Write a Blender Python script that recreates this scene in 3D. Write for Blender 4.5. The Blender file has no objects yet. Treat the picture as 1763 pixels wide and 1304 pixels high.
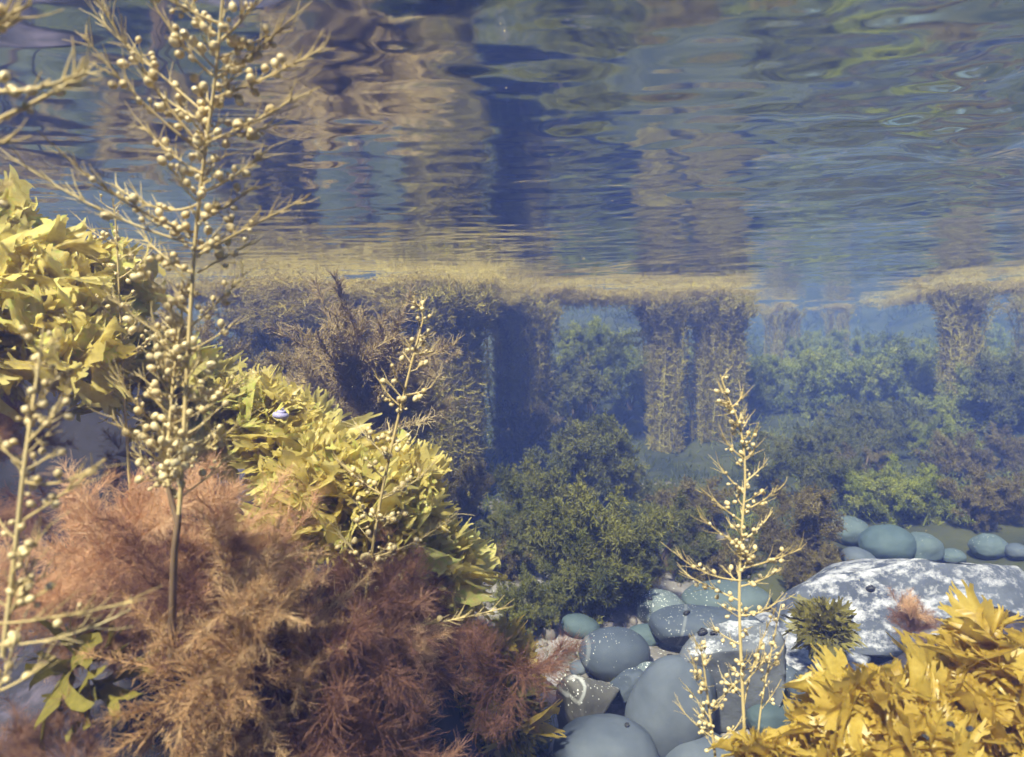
import bpy, math, random
import numpy as np
from mathutils import Vector, Matrix, Euler, Quaternion
from mathutils.bvhtree import BVHTree

rng = np.random.default_rng(11)
random.seed(11)
SC = bpy.context.scene
COL = SC.collection
R = math.radians

# ------------------------------------------------------------------ camera
F, CX, CY = 1149.0, 881.5, 652.0          # focal length / centre in photograph pixels
CZ = 0.55                                  # lens height above the pool floor (z = 0)
WATER = 0.80                               # height of the water surface
cam_d = bpy.data.cameras.new('camera'); cam = bpy.data.objects.new('camera', cam_d); COL.objects.link(cam)
cam.location = (0, 0, CZ)
PITCH, ROLL = R(-3.1), R(-1.6)
CM = (Matrix.Rotation(R(90) + PITCH, 4, 'X') @ Matrix.Rotation(ROLL, 4, 'Z'))
cam.rotation_euler = CM.to_euler()
cam_d.sensor_width = 36; cam_d.lens = F / 1763 * 36
cam_d.clip_start = 0.02; cam_d.clip_end = 200
cam_d.dof.use_dof = True; cam_d.dof.focus_distance = 1.0; cam_d.dof.aperture_fstop = 9.0
SC.camera = cam
CM3 = CM.to_3x3()

def ray(px, py):
    return CM3 @ Vector(((px - CX) / F, -(py - CY) / F, -1.0))
def P(px, py, d):
    """point at distance d (metres along +Y) seen at photograph pixel px, py"""
    v = ray(px, py); return Vector((0, 0, CZ)) + v * (d / v.y)

# ------------------------------------------------------------------ sky and sun
SUN_EL, SUN_AZ = R(53), R(-152)            # azimuth measured from +Y towards +X (left and behind the lens)
w = bpy.data.worlds.new('World'); SC.world = w; w.use_nodes = True
nt = w.node_tree
sky = nt.nodes.new('ShaderNodeTexSky'); sky.sky_type = 'NISHITA'; sky.sun_disc = False
sky.sun_elevation = SUN_EL; sky.sun_rotation = SUN_AZ
bg = nt.nodes['Background']; nt.links.new(sky.outputs[0], bg.inputs[0]); bg.inputs[1].default_value = 0.12
sl = bpy.data.lights.new('sun', 'SUN'); sl.energy = 5.0; sl.angle = R(4); sl.color = (1, 0.94, 0.82)
so = bpy.data.objects.new('sun', sl); COL.objects.link(so)
sd = Vector((math.sin(SUN_AZ) * math.cos(SUN_EL), math.cos(SUN_AZ) * math.cos(SUN_EL), math.sin(SUN_EL)))
so.location = sd * 20; so.rotation_euler = sd.to_track_quat('Z', 'Y').to_euler()

vs = SC.view_settings
vs.view_transform = 'Standard'; vs.look = 'None'; vs.gamma = 1; vs.use_curve_mapping = False
vs.exposure = 1.15
cy = SC.cycles
cy.max_bounces = 5; cy.diffuse_bounces = 2; cy.glossy_bounces = 3; cy.transmission_bounces = 3
cy.volume_bounces = 1; cy.transparent_max_bounces = 10
cy.use_denoising = True; cy.use_adaptive_sampling = True; cy.adaptive_threshold = 0.04
cy.caustics_reflective = False; cy.caustics_refractive = False
cy.sample_clamp_indirect = 4

# ------------------------------------------------------------------ materials
def mat_new(name):
    m = bpy.data.materials.new(name); m.use_nodes = True
    m.node_tree.nodes.clear()
    return m, m.node_tree.nodes, m.node_tree.links

def ramp(N, stops):
    r = N.new('ShaderNodeValToRGB'); e = r.color_ramp.elements
    while len(e) < len(stops): e.new(0.5)
    for k, (p, c) in enumerate(stops):
        e[k].position = p; e[k].color = (*c, 1)
    return r

def algae(name, stops, scale=30, translucent=0.35, rough=0.55, spec=0.3, rnd=0.5, tip=None):
    """thin plant tissue: colour varies per piece and with grain; light comes through it"""
    m, N, L = mat_new(name)
    out = N.new('ShaderNodeOutputMaterial'); mix = N.new('ShaderNodeMixShader'); mix.inputs[0].default_value = translucent
    b = N.new('ShaderNodeBsdfPrincipled'); b.inputs['Roughness'].default_value = rough
    b.inputs['Specular IOR Level'].default_value = spec
    t = N.new('ShaderNodeBsdfTranslucent')
    oi = N.new('ShaderNodeObjectInfo'); tc = N.new('ShaderNodeTexCoord'); nz = N.new('ShaderNodeTexNoise')
    nz.inputs['Scale'].default_value = scale; nz.inputs['Detail'].default_value = 3
    L.new(tc.outputs['Object'], nz.inputs['Vector'])
    ma = N.new('ShaderNodeMath'); ma.operation = 'MULTIPLY_ADD'; ma.inputs[1].default_value = rnd
    L.new(oi.outputs['Random'], ma.inputs[0])
    m2 = N.new('ShaderNodeMath'); m2.operation = 'MULTIPLY_ADD'; m2.inputs[1].default_value = 1.3; m2.inputs[2].default_value = -0.15 - rnd / 2
    L.new(nz.outputs['Fac'], m2.inputs[0]); L.new(m2.outputs[0], ma.inputs[2])
    r = ramp(N, stops); L.new(ma.outputs[0], r.inputs[0])
    col = r.outputs[0]
    if tip:                                                        # paler growing tips, deeper pigment at the stalk
        sp = N.new('ShaderNodeSeparateXYZ'); L.new(tc.outputs['Object'], sp.inputs[0])
        n2 = N.new('ShaderNodeMath'); n2.operation = 'MULTIPLY_ADD'; n2.inputs[1].default_value = .5; L.new(nz.outputs['Fac'], n2.inputs[0]); L.new(sp.outputs[2], n2.inputs[2])
        tr_ = ramp(N, [(.35, (0, 0, 0)), (1.0, (1, 1, 1))]); L.new(n2.outputs[0], tr_.inputs[0])
        hf = N.new('ShaderNodeMath'); hf.operation = 'MULTIPLY'; hf.inputs[1].default_value = .45; L.new(tr_.outputs[0], hf.inputs[0])
        mx = N.new('ShaderNodeMix'); mx.data_type = 'RGBA'; L.new(hf.outputs[0], mx.inputs[0]); L.new(col, mx.inputs[6]); mx.inputs[7].default_value = (*tip, 1); col = mx.outputs[2]
    L.new(col, b.inputs['Base Color']); L.new(col, t.inputs['Color'])
    L.new(b.outputs[0], mix.inputs[1]); L.new(t.outputs[0], mix.inputs[2]); L.new(mix.outputs[0], out.inputs[0])
    return m

def stone(name, c0, c1, speck=0.0, speck_scale=90, speck_col=(0.75, 0.75, 0.72), scale=7, bump=0.25, crust=0.0, crust_col=(.62, .58, .6), crust_scale=14, vein=0.0, rough=0.75, soft=.10, upw=.28):
    m, N, L = mat_new(name)
    out = N.new('ShaderNodeOutputMaterial'); b = N.new('ShaderNodeBsdfPrincipled'); b.inputs['Roughness'].default_value = rough
    b.inputs['Specular IOR Level'].default_value = 0.25
    tc = N.new('ShaderNodeTexCoord'); geo = N.new('ShaderNodeNewGeometry')
    pos = tc.outputs['Object']
    n1 = N.new('ShaderNodeTexNoise'); n1.inputs['Scale'].default_value = scale; n1.inputs['Detail'].default_value = 8; n1.inputs['Roughness'].default_value = .65
    L.new(pos, n1.inputs['Vector'])
    r = ramp(N, [(.3, c0), (.7, c1)]); L.new(n1.outputs['Fac'], r.inputs[0])
    col = r.outputs[0]
    def over(col, fac, c):
        mx = N.new('ShaderNodeMix'); mx.data_type = 'RGBA'; L.new(fac, mx.inputs[0]); L.new(col, mx.inputs[6]); mx.inputs[7].default_value = (*c, 1)
        return mx.outputs[2]
    if crust:
        n2 = N.new('ShaderNodeTexNoise'); n2.inputs['Scale'].default_value = crust_scale; n2.inputs['Detail'].default_value = 10; n2.inputs['Roughness'].default_value = .75
        L.new(pos, n2.inputs['Vector'])
        sp = N.new('ShaderNodeSeparateXYZ'); L.new(geo.outputs['Normal'], sp.inputs[0])
        ad = N.new('ShaderNodeMath'); ad.operation = 'MULTIPLY_ADD'; ad.inputs[1].default_value = upw
        L.new(sp.outputs[2], ad.inputs[0]); L.new(n2.outputs['Fac'], ad.inputs[2])
        rr = ramp(N, [(.50 + upw - crust * .4, (0, 0, 0)), (.50 + upw + soft - crust * .4, (1, 1, 1))]); L.new(ad.outputs[0], rr.inputs[0])
        col = over(col, rr.outputs[0], crust_col)
    if vein:
        wv = N.new('ShaderNodeTexWave'); wv.inputs['Scale'].default_value = 3.2; wv.inputs['Distortion'].default_value = 2.5; wv.inputs['Detail'].default_value = 2
        L.new(pos, wv.inputs['Vector'])
        rr = ramp(N, [(.988, (0, 0, 0)), (.999, (vein * .7,) * 3)]); L.new(wv.outputs['Fac'], rr.inputs[0])
        col = over(col, rr.outputs[0], (.55, .55, .52))
    if speck != 0:
        vo = N.new('ShaderNodeTexVoronoi'); vo.inputs['Scale'].default_value = speck_scale; vo.inputs['Randomness'].default_value = 1
        L.new(pos, vo.inputs['Vector'])
        n3 = N.new('ShaderNodeTexNoise'); n3.inputs['Scale'].default_value = 12; L.new(pos, n3.inputs['Vector'])
        ad = N.new('ShaderNodeMath'); ad.operation = 'MULTIPLY_ADD'; ad.inputs[1].default_value = -1.2; ad.inputs[2].default_value = 0.60 + .25 * speck
        L.new(n3.outputs['Fac'], ad.inputs[0])
        mu = N.new('ShaderNodeMath'); mu.operation = 'ADD'; L.new(ad.outputs[0], mu.inputs[0])
        rnd = N.new('ShaderNodeSeparateColor'); L.new(vo.outputs['Color'], rnd.inputs[0])
        mm = N.new('ShaderNodeMath'); mm.operation = 'MULTIPLY'; mm.inputs[1].default_value = 0.35; L.new(rnd.outputs[0], mm.inputs[0]); L.new(mm.outputs[0], mu.inputs[1])
        lt = N.new('ShaderNodeMath'); lt.operation = 'LESS_THAN'; L.new(vo.outputs['Distance'], lt.inputs[0])
        sc2 = N.new('ShaderNodeMath'); sc2.operation = 'MULTIPLY'; sc2.inputs[1].default_value = .55; L.new(mu.outputs[0], sc2.inputs[0]); L.new(sc2.outputs[0], lt.inputs[1])
        col = over(col, lt.outputs[0], speck_col)
    L.new(col, b.inputs['Base Color'])
    nb = N.new('ShaderNodeTexNoise'); nb.inputs['Scale'].default_value = 60; nb.inputs['Detail'].default_value = 6; L.new(pos, nb.inputs['Vector'])
    bp = N.new('ShaderNodeBump'); bp.inputs['Strength'].default_value = bump; bp.inputs['Distance'].default_value = .004
    L.new(nb.outputs['Fac'], bp.inputs['Height']); L.new(bp.outputs[0], b.inputs['Normal'])
    L.new(b.outputs[0], out.inputs[0])
    return m

M = {}
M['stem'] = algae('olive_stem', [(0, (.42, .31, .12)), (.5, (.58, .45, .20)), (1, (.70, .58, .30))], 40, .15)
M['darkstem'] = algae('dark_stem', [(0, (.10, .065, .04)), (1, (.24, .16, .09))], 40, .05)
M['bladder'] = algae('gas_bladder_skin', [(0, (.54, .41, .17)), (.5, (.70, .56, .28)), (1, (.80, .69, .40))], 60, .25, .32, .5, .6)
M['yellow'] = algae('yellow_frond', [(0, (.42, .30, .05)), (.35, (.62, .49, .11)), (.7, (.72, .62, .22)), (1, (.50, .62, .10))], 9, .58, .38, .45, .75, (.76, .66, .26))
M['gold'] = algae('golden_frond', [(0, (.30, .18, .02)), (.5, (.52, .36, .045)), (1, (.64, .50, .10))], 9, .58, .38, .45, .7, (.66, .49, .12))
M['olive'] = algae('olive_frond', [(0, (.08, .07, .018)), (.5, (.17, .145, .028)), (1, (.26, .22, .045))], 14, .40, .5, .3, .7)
M['pink'] = algae('pink_filament', [(0, (.60, .33, .18)), (.5, (.80, .50, .28)), (1, (.86, .62, .38))], 10, .35, .6, .2, .6)
M['amber'] = algae('amber_filament', [(0, (.48, .27, .12)), (.5, (.68, .43, .21)), (1, (.76, .57, .32))], 10, .35, .6, .2, .6)
M['red'] = algae('red_filament', [(0, (.17, .08, .055)), (.5, (.33, .17, .11)), (1, (.50, .30, .19))], 10, .3, .6, .2, .6)
M['tan'] = algae('tan_weed', [(0, (.20, .15, .06)), (.5, (.36, .27, .11)), (1, (.50, .39, .17))], 6, .3, .6, .2, .6)
M['plume'] = algae('tan_plume', [(0, (.36, .26, .12)), (.5, (.54, .41, .20)), (1, (.66, .53, .28))], 6, .35, .6, .2, .6)
M['column'] = algae('brown_weed', [(0, (.19, .15, .03)), (.5, (.38, .31, .06)), (1, (.56, .46, .11))], 6, .3, .6, .2, .6)
M['canopy'] = algae('canopy_weed', [(0, (.32, .23, .05)), (.5, (.54, .42, .11)), (1, (.68, .56, .19))], 6, .3, .6, .2, .6)
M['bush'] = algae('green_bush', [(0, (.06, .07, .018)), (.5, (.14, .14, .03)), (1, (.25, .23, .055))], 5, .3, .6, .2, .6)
M['bushlit'] = algae('yellow_green_bush_sunlit', [(0, (.13, .155, .025)), (.5, (.27, .285, .04)), (1, (.40, .385, .07))], 5, .35, .6, .2, .6)  # lighter copy of the bush colours, sunlight put into the yellow-green
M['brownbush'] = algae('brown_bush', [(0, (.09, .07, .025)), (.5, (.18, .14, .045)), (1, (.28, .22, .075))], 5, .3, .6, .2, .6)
M['carpet'] = algae('weed_carpet', [(0, (.045, .045, .018)), (.42, (.085, .095, .022)), (.68, (.19, .20, .035)), (1, (.17, .13, .05))], 2.2, .3, .6, .2, 0)
M['boulder'] = stone('dark_boulder', (.016, .015, .02), (.05, .045, .06), crust=.0001, crust_col=(.09, .075, .10))
M['pebble'] = stone('blue_grey_pebble', (.035, .045, .065), (.075, .09, .115), speck=-.35, speck_scale=260, bump=.15, vein=.22)
M['pebble_plain'] = stone('plain_grey_pebble', (.055, .067, .09), (.105, .12, .145), bump=.2, scale=11)
M['pebble_speck'] = stone('speckled_pebble', (.08, .10, .11), (.15, .175, .18), speck=.6, speck_scale=300, bump=.3)
M['pebble_green'] = stone('green_grey_pebble', (.05, .07, .08), (.10, .125, .13), scale=12, speck=-.3, speck_scale=220, bump=.15)
M['pebble_dark'] = stone('dark_teal_pebble', (.04, .06, .07), (.08, .11, .12), bump=.15)
M['angular'] = stone('angular_rock', (.06, .065, .08), (.15, .16, .18), speck=-.2, speck_scale=260, crust=.04, crust_col=(.42, .42, .44), crust_scale=40, bump=.5)
M['slate'] = stone('crusted_slate', (.07, .065, .06), (.17, .16, .14), speck=.2, speck_scale=190, crust=.06, crust_col=(.5, .48, .45), crust_scale=22, vein=.9, bump=.35)
M['bigrock'] = stone('white_crusted_rock_lit_top', (.03, .035, .055), (.10, .11, .14), crust=.27, crust_col=(.38, .37, .40), crust_scale=42, bump=1.0, soft=.20, upw=.45)  # real crust, weighted upward to paint a sunlit top and shaded front
M['sandgrit'] = stone('pink_sand_grit', (.10, .09, .08), (.22, .19, .18), speck=.2, speck_scale=70, crust=.05, crust_col=(.34, .28, .31), crust_scale=16, scale=9, bump=.6)
def seabed_mat():
    m = stone('weedy_seabed', (.11, .10, .085), (.24, .21, .20), speck=-.2, speck_scale=120, crust=.06, crust_col=(.27, .24, .25), crust_scale=16, scale=9, bump=.6)
    N, L = m.node_tree.nodes, m.node_tree.links
    b = [n for n in N if n.type == 'BSDF_PRINCIPLED'][0]; src = b.inputs['Base Color'].links[0].from_socket
    tc = N.new('ShaderNodeTexCoord'); nz = N.new('ShaderNodeTexNoise'); nz.inputs['Scale'].default_value = 5; nz.inputs['Detail'].default_value = 6; L.new(tc.outputs['Object'], nz.inputs['Vector'])
    weed = ramp(N, [(.35, (.018, .022, .010)), (.65, (.055, .055, .022))]); L.new(nz.outputs['Fac'], weed.inputs[0])
    ds = N.new('ShaderNodeVectorMath'); ds.operation = 'DISTANCE'; ds.inputs[1].default_value = (.16, 1.05, 0); L.new(tc.outputs['Object'], ds.inputs[0])
    ad = N.new('ShaderNodeMath'); ad.operation = 'MULTIPLY_ADD'; ad.inputs[1].default_value = .5; L.new(nz.outputs['Fac'], ad.inputs[0]); L.new(ds.outputs['Value'], ad.inputs[2])
    rr = ramp(N, [(.62, (0, 0, 0)), (.80, (1, 1, 1))]); L.new(ad.outputs[0], rr.inputs[0])
    mx = N.new('ShaderNodeMix'); mx.data_type = 'RGBA'; L.new(rr.outputs[0], mx.inputs[0]); L.new(src, mx.inputs[6]); L.new(weed.outputs[0], mx.inputs[7])
    L.new(mx.outputs[2], b.inputs['Base Color']); return m
M['seabed'] = seabed_mat()
M['snail'] = stone('black_shell', (.012, .012, .016), (.05, .05, .06), scale=30, bump=.2, rough=.3)
M['topshell'] = stone('violet_shell', (.20, .18, .34), (.42, .40, .55), scale=60, bump=.2, rough=.4)

def water_mat():
    m, N, L = mat_new('rippled_water')
    out = N.new('ShaderNodeOutputMaterial'); fr = N.new('ShaderNodeFresnel'); fr.inputs['IOR'].default_value = 1.333
    tr = N.new('ShaderNodeBsdfTransparent'); gl = N.new('ShaderNodeBsdfGlossy'); gl.inputs['Roughness'].default_value = 0.065
    gl.inputs['Color'].default_value = (.97, .98, 1, 1)
    mix = N.new('ShaderNodeMixShader')
    L.new(fr.outputs[0], mix.inputs[0]); L.new(tr.outputs[0], mix.inputs[1]); L.new(gl.outputs[0], mix.inputs[2])
    L.new(mix.outputs[0], out.inputs[0]); return m
M['water'] = water_mat()

# ------------------------------------------------------------------ mesh helpers
def mesh(name, parts, mat, smooth=True):
    """parts: list of (verts Nx3, faces MxK)"""
    V = np.concatenate([p[0] for p in parts]).astype(np.float32)
    li, ls, off = [], [], 0
    for v, f in parts:
        f = np.asarray(f, dtype=np.int32)
        li.append((f + off).ravel()); ls.append(np.full(len(f), f.shape[1], np.int32)); off += len(v)
    li = np.concatenate(li); ls = np.concatenate(ls)
    me = bpy.data.meshes.new(name)
    me.vertices.add(len(V)); me.vertices.foreach_set('co', V.ravel())
    me.loops.add(len(li)); me.loops.foreach_set('vertex_index', li)
    st = np.concatenate([[0], np.cumsum(ls)[:-1]]).astype(np.int32)
    me.polygons.add(len(ls)); me.polygons.foreach_set('loop_start', st); me.polygons.foreach_set('loop_total', ls)
    me.update(calc_edges=True); me.validate()
    if smooth: me.polygons.foreach_set('use_smooth', np.ones(len(ls), bool))
    if mat is not None: me.materials.append(M[mat])
    return me

def unit(v):
    return v / np.maximum(np.linalg.norm(v, axis=-1, keepdims=True), 1e-9)

def rdir(n): return unit(rng.normal(size=(n, 3)))

def strands(base, d, length, K, wob=.25, bias=(0, 0, 0)):
    """(S,3) bases growing along d for length, bending at random and towards bias -> (S,K,3)"""
    S = len(base); base = np.asarray(base, float); d = unit(np.asarray(d, float)); L = np.broadcast_to(length, (S,))
    pts = np.empty((S, K, 3)); pts[:, 0] = base; cur = d.copy(); turn = rng.normal(size=(S, 3)) * wob * .5
    for k in range(1, K):
        cur = unit(cur + turn + rng.normal(size=(S, 3)) * wob * .5 + np.asarray(bias) * (1.0 / K))
        pts[:, k] = pts[:, k - 1] + cur * (L / (K - 1))[:, None]
    return pts

def tubes(pts, r0, r1=None, n=3):
    pts = np.asarray(pts, float); S, K, _ = pts.shape
    r0 = np.broadcast_to(r0, (S,)); r1 = r0 * .3 if r1 is None else np.broadcast_to(r1, (S,))
    t = np.empty_like(pts); t[:, 1:-1] = pts[:, 2:] - pts[:, :-2]; t[:, 0] = pts[:, 1] - pts[:, 0]; t[:, -1] = pts[:, -1] - pts[:, -2]
    t = unit(t); ref = rdir(S)[:, None, :]
    a = unit(np.cross(t, ref)); b = np.cross(t, a)
    k = np.linspace(0, 1, K)[None, :]; rad = r0[:, None] * (1 - k) + r1[:, None] * k
    an = np.arange(n) * 2 * np.pi / n
    V = pts[:, :, None, :] + rad[:, :, None, None] * (np.cos(an)[None, None, :, None] * a[:, :, None, :] + np.sin(an)[None, None, :, None] * b[:, :, None, :])
    idx = np.arange(S * K * n).reshape(S, K, n)
    q = np.stack([idx[:, :-1], np.roll(idx, -1, 2)[:, :-1], np.roll(idx, -1, 2)[:, 1:], idx[:, 1:]], -1)
    return V.reshape(-1, 3), q.reshape(-1, 4)

def leaflets(base, d, length, width):
    """small diamond leaves, slightly folded"""
    base = np.asarray(base, float); S = len(base); d = unit(np.asarray(d, float)); s = unit(np.cross(d, rdir(S))); up = np.cross(d, s)
    L = np.broadcast_to(length, (S,))[:, None]; W = np.broadcast_to(width, (S,))[:, None]
    V = np.stack([base, base + d * L * .5 + s * W * .5 + up * W * .25, base + d * L, base + d * L * .5 - s * W * .5 + up * W * .25], 1)
    return V.reshape(-1, 3), np.arange(S * 4).reshape(S, 4)

def along(pts, per, lo=.1, hi=1.0):
    """per random points on every strand: position, tangent, parameter"""
    S, K, _ = pts.shape
    u = rng.uniform(lo, hi, (S, per)) * (K - 1); i = np.minimum(u.astype(int), K - 2); f = (u - i)[..., None]
    s = np.arange(S)[:, None]
    p = pts[s, i] * (1 - f) + pts[s, i + 1] * f; t = unit(pts[s, i + 1] - pts[s, i])
    return p.reshape(-1, 3), t.reshape(-1, 3), (u / (K - 1)).ravel()

def thing(name, loc, label, cat, group=None):
    o = bpy.data.objects.new(name, None); COL.objects.link(o); o.location = loc; o.empty_display_size = .02
    o['label'] = label; o['category'] = cat
    if group: o['group'] = group
    return o
def part(name, me, parent, loc=None, rot=None, scale=None):
    """loc is in world space; parents carry a translation only"""
    o = bpy.data.objects.new(name, me); COL.objects.link(o); o.parent = parent
    if loc is not None:
        q = Vector(loc); p = parent
        while p is not None: q = q - p.location; p = p.parent
        o.location = q
    if rot is not None: o.rotation_mode = 'QUATERNION'; o.rotation_quaternion = rot
    if scale is not None: o.scale = scale if hasattr(scale, '__len__') else (scale,) * 3
    return o
def single(name, me, loc, label, cat, rot=(0, 0, 0), group=None):
    o = bpy.data.objects.new(name, me); COL.objects.link(o); o.location = loc; o.rotation_euler = rot
    o['label'] = label; o['category'] = cat
    if group: o['group'] = group
    return o
def structure(name, me, kind='structure', label=None):
    o = bpy.data.objects.new(name, me); COL.objects.link(o); o['kind'] = kind
    if label: o['label'] = label
    return o
def aim(d, roll=None):
    """rotation that takes +Z to direction d with a random turn about it"""
    q = Vector(d).to_track_quat('Z', 'Y')
    return q @ Quaternion((0, 0, 1), random.uniform(0, 6.283) if roll is None else roll)

def aim_face(d, toward, spread=.8):
    """+Z along d, flat side turned roughly towards a direction"""
    z = Vector(d).normalized(); y = Vector(toward); y = y - z * y.dot(z)
    if y.length < 1e-3: return aim(d)
    y.normalize(); x = y.cross(z)
    q = Matrix((x, y, z)).transposed().to_quaternion()
    return q @ Quaternion((0, 0, 1), random.gauss(0, spread) + (math.pi if random.random() < .4 else 0))

# value noise for terrain and stones
class VN:
    def __init__(s, seed):
        s.t = np.random.default_rng(seed).random((64, 64, 64))
    def __call__(s, p):
        i = np.floor(p).astype(int); f = p - i; f = f * f * (3 - 2 * f); r = 0
        for dx in (0, 1):
            for dy in (0, 1):
                for dz in (0, 1):
                    wgt = (f[..., 0] if dx else 1 - f[..., 0]) * (f[..., 1] if dy else 1 - f[..., 1]) * (f[..., 2] if dz else 1 - f[..., 2])
                    r = r + wgt * s.t[(i[..., 0] + dx) % 64, (i[..., 1] + dy) % 64, (i[..., 2] + dz) % 64]
        return r * 2 - 1
vn = VN(3)
def fbm(p, oct=4):
    r = 0; a = 1.0
    for k in range(oct): r = r + a * vn(p + 17.3 * k); p = p * 2.03; a *= .5
    return r

def grid_faces(ny, nx):
    i = np.arange(ny * nx).reshape(ny, nx)
    return np.stack([i[:-1, :-1], i[:-1, 1:], i[1:, 1:], i[1:, :-1]], -1).reshape(-1, 4)

# ------------------------------------------------------------------ seabed, water surface
def sst(a, b, x):
    t = np.clip((x - a) / (b - a), 0, 1); return t * t * (3 - 2 * t)
def floor_z(x, y):
    x = np.asarray(x, float); y = np.asarray(y, float)
    p = np.stack([x, y, np.zeros_like(x)], -1)
    r = np.hypot(x, y - 2.0)
    z = .28 * sst(2.4, 6.0, y + .25 * np.abs(x)) * (0.75 + .5 * fbm(p * .8, 2)) + .03 * fbm(p * 5, 3) + .05 * fbm(p * 1.7 + 5, 2)
    z = z + .15 * sst(.4, 1.6, -x) * sst(.5, 2, y)
    bank = .62 * sst(3.7, 5.2, y - .15 * x + .4 * vn(p * .9 + 2)) * (1 - sst(.6, 1.8, x / np.maximum(y, 1) * 4))      # rock bank behind the pillars
    return z + bank + (WATER + .06) * sst(5.0, 8.2, r)
xs = np.concatenate([np.linspace(-12, -2, 60)[:-1], np.linspace(-2, 2, 130), np.linspace(2, 12, 60)[1:]])
ys = np.concatenate([np.linspace(-10, -.4, 40)[:-1], np.linspace(-.4, 3, 120), np.linspace(3, 14, 80)[1:]])
XX, YY = np.meshgrid(xs, ys); ZZ = np.minimum(floor_z(XX, YY), WATER + .05)
seabed = structure('seabed', mesh('seabed', [(np.stack([XX, YY, ZZ], -1).reshape(-1, 3), grid_faces(*XX.shape))], 'seabed'))

def steps(*segs):
    out = []
    for a, b, h in segs: out.append(np.arange(a, b, h))
    return np.concatenate(out + [[segs[-1][1]]])
xs = steps((-11, -4, .14), (-4, -1.6, .03), (-1.6, 1.6, .0085), (1.6, 4, .03), (4, 11, .14))
ys = steps((-9, .2, .2), (.2, 2.2, .0075), (2.2, 4.5, .016), (4.5, 13, .06)); XW, YW = np.meshgrid(xs, ys)
def wave(x, y):
    z0 = np.zeros_like(x)
    def n(ax, ay, bx, by, sc, o): return fbm(np.stack([(ax * x + ay * y) * sc, (bx * x + by * y) * sc, z0 + o], -1), 2)
    gust = np.clip(.35 + .25 * vn(np.stack([x * 1.3 + 4, y * 1.1, z0 + 3], -1)) + .85 * sst(-.1, .9, x / (np.abs(y) + .5) + .25 * vn(np.stack([x, y, z0], -1))), .22, 1.3) * (1 + 3.4 * sst(.2, .65, x) * (1 - sst(.75, 1.5, y)))   # breezier on the right
    return .011 * np.minimum(gust, 1.0 + .35 * gust) * n(.9, .25, -.25, 1.1, 2.6, 0) + .0032 * gust * n(.85, -.3, .3, 1.15, 7, 5) + .0020 * (.4 + .5 * gust) * n(.7, .1, -.1, 1.4, 22, 9)
water = structure('water_surface', mesh('water_surface', [(np.stack([XW, YW, WATER + wave(XW, YW)], -1).reshape(-1, 3), grid_faces(*XW.shape))], 'water'))

# ------------------------------------------------------------------ stones
def uvs(nu, nv):
    u = np.linspace(0, 2 * np.pi, nu, endpoint=False); v = np.linspace(0, np.pi, nv)[1:-1]
    U, Vv = np.meshgrid(u, v); ring = np.stack([np.sin(Vv) * np.cos(U), np.sin(Vv) * np.sin(U), np.cos(Vv)], -1).reshape(-1, 3)
    V = np.concatenate([ring, [[0, 0, 1], [0, 0, -1]]]); m = nv - 2; i = np.arange(m * nu).reshape(m, nu); j = np.roll(i, -1, 1)
    q = np.stack([i[:-1], i[1:], j[1:], j[:-1]], -1).reshape(-1, 4)
    top = np.stack([np.full(nu, m * nu), i[0], j[0]], -1); bot = np.stack([np.full(nu, m * nu + 1), j[-1], i[-1]], -1)
    return V, q, np.concatenate([top, bot])
def stone_mesh(name, mat, rad, noise=.06, seed=0, p=2.0, cuts=0, freq=1.3, nu=48, nv=32, rough=.0):
    V, q, t = uvs(nu, nv)
    g = np.random.default_rng(seed)
    V = V / (np.abs(V) ** p).sum(1, keepdims=True) ** (1 / p)
    for c in range(cuts):                                   # shave flat faces off
        n = unit(g.normal(size=3)); off = g.uniform(.42, .68); s = V @ n
        V = V - np.maximum(s - off, 0)[:, None] * n * .97
    V = V * (1 + noise * fbm(V * freq + seed * 7.1, 3))[:, None]
    if rough: V = V + unit(V) * (rough * fbm(V * 6 + seed, 4))[:, None]
    V = V * np.asarray(rad)
    return mesh(name, [(V, q), (V[:0], np.zeros((0, 3), int))][:1], mat) if False else _join(name, V, q, t, mat)
def _join(name, V, q, t, mat):
    me = bpy.data.meshes.new(name); me.from_pydata(V.tolist(), [], q.tolist() + t.tolist()); me.update()
    me.polygons.foreach_set('use_smooth', np.ones(len(me.polygons), bool)); me.materials.append(M[mat]); return me

def bvh_of(o):
    me = o.data; mw = Matrix.Translation(o.location) @ o.rotation_euler.to_matrix().to_4x4()
    return BVHTree.FromPolygons([mw @ v.co for v in me.vertices], [tuple(p.vertices) for p in me.polygons])

# boulders that carry the weeds
b_left = single('boulder', stone_mesh('boulder', 'boulder', (.60, .50, .52), .10, 4, 2.4, 3, 1.6, 72, 48, .03), (-.62, .86, -.02), 'large dark boulder hidden under the yellow and red weeds at left', 'boulder', (0, 0, R(8)))
b_far = single('boulder', stone_mesh('boulder', 'boulder', (.42, .34, .48), .10, 9, 2.4, 3, 1.6, 60, 40, .03), (-.80, .86, .13), 'dark upright boulder behind the tall beaded weed at the left edge', 'boulder', (0, 0, R(-20)))
b_right = single('boulder', stone_mesh('boulder', 'boulder', (.24, .22, .26), .10, 6, 2.3, 2, 1.6, 48, 32, .03), (.42, .50, .02), 'boulder covered by golden weed in the lower right corner', 'boulder', (0, 0, R(30)))
T_left, T_far, T_right = bvh_of(b_left), bvh_of(b_far), bvh_of(b_right)
def on(px, py, trees, fallback):
    """where the line of sight through a pixel meets a boulder"""
    o = Vector((0, 0, CZ)); d = ray(px, py).normalized(); best = None
    for t in trees:
        h = t.ray_cast(o, d)
        if h[0] is not None and (best is None or h[3] < best[1]): best = (h[0], h[3])
    return best[0] if best else P(px, py, fallback)

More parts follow.
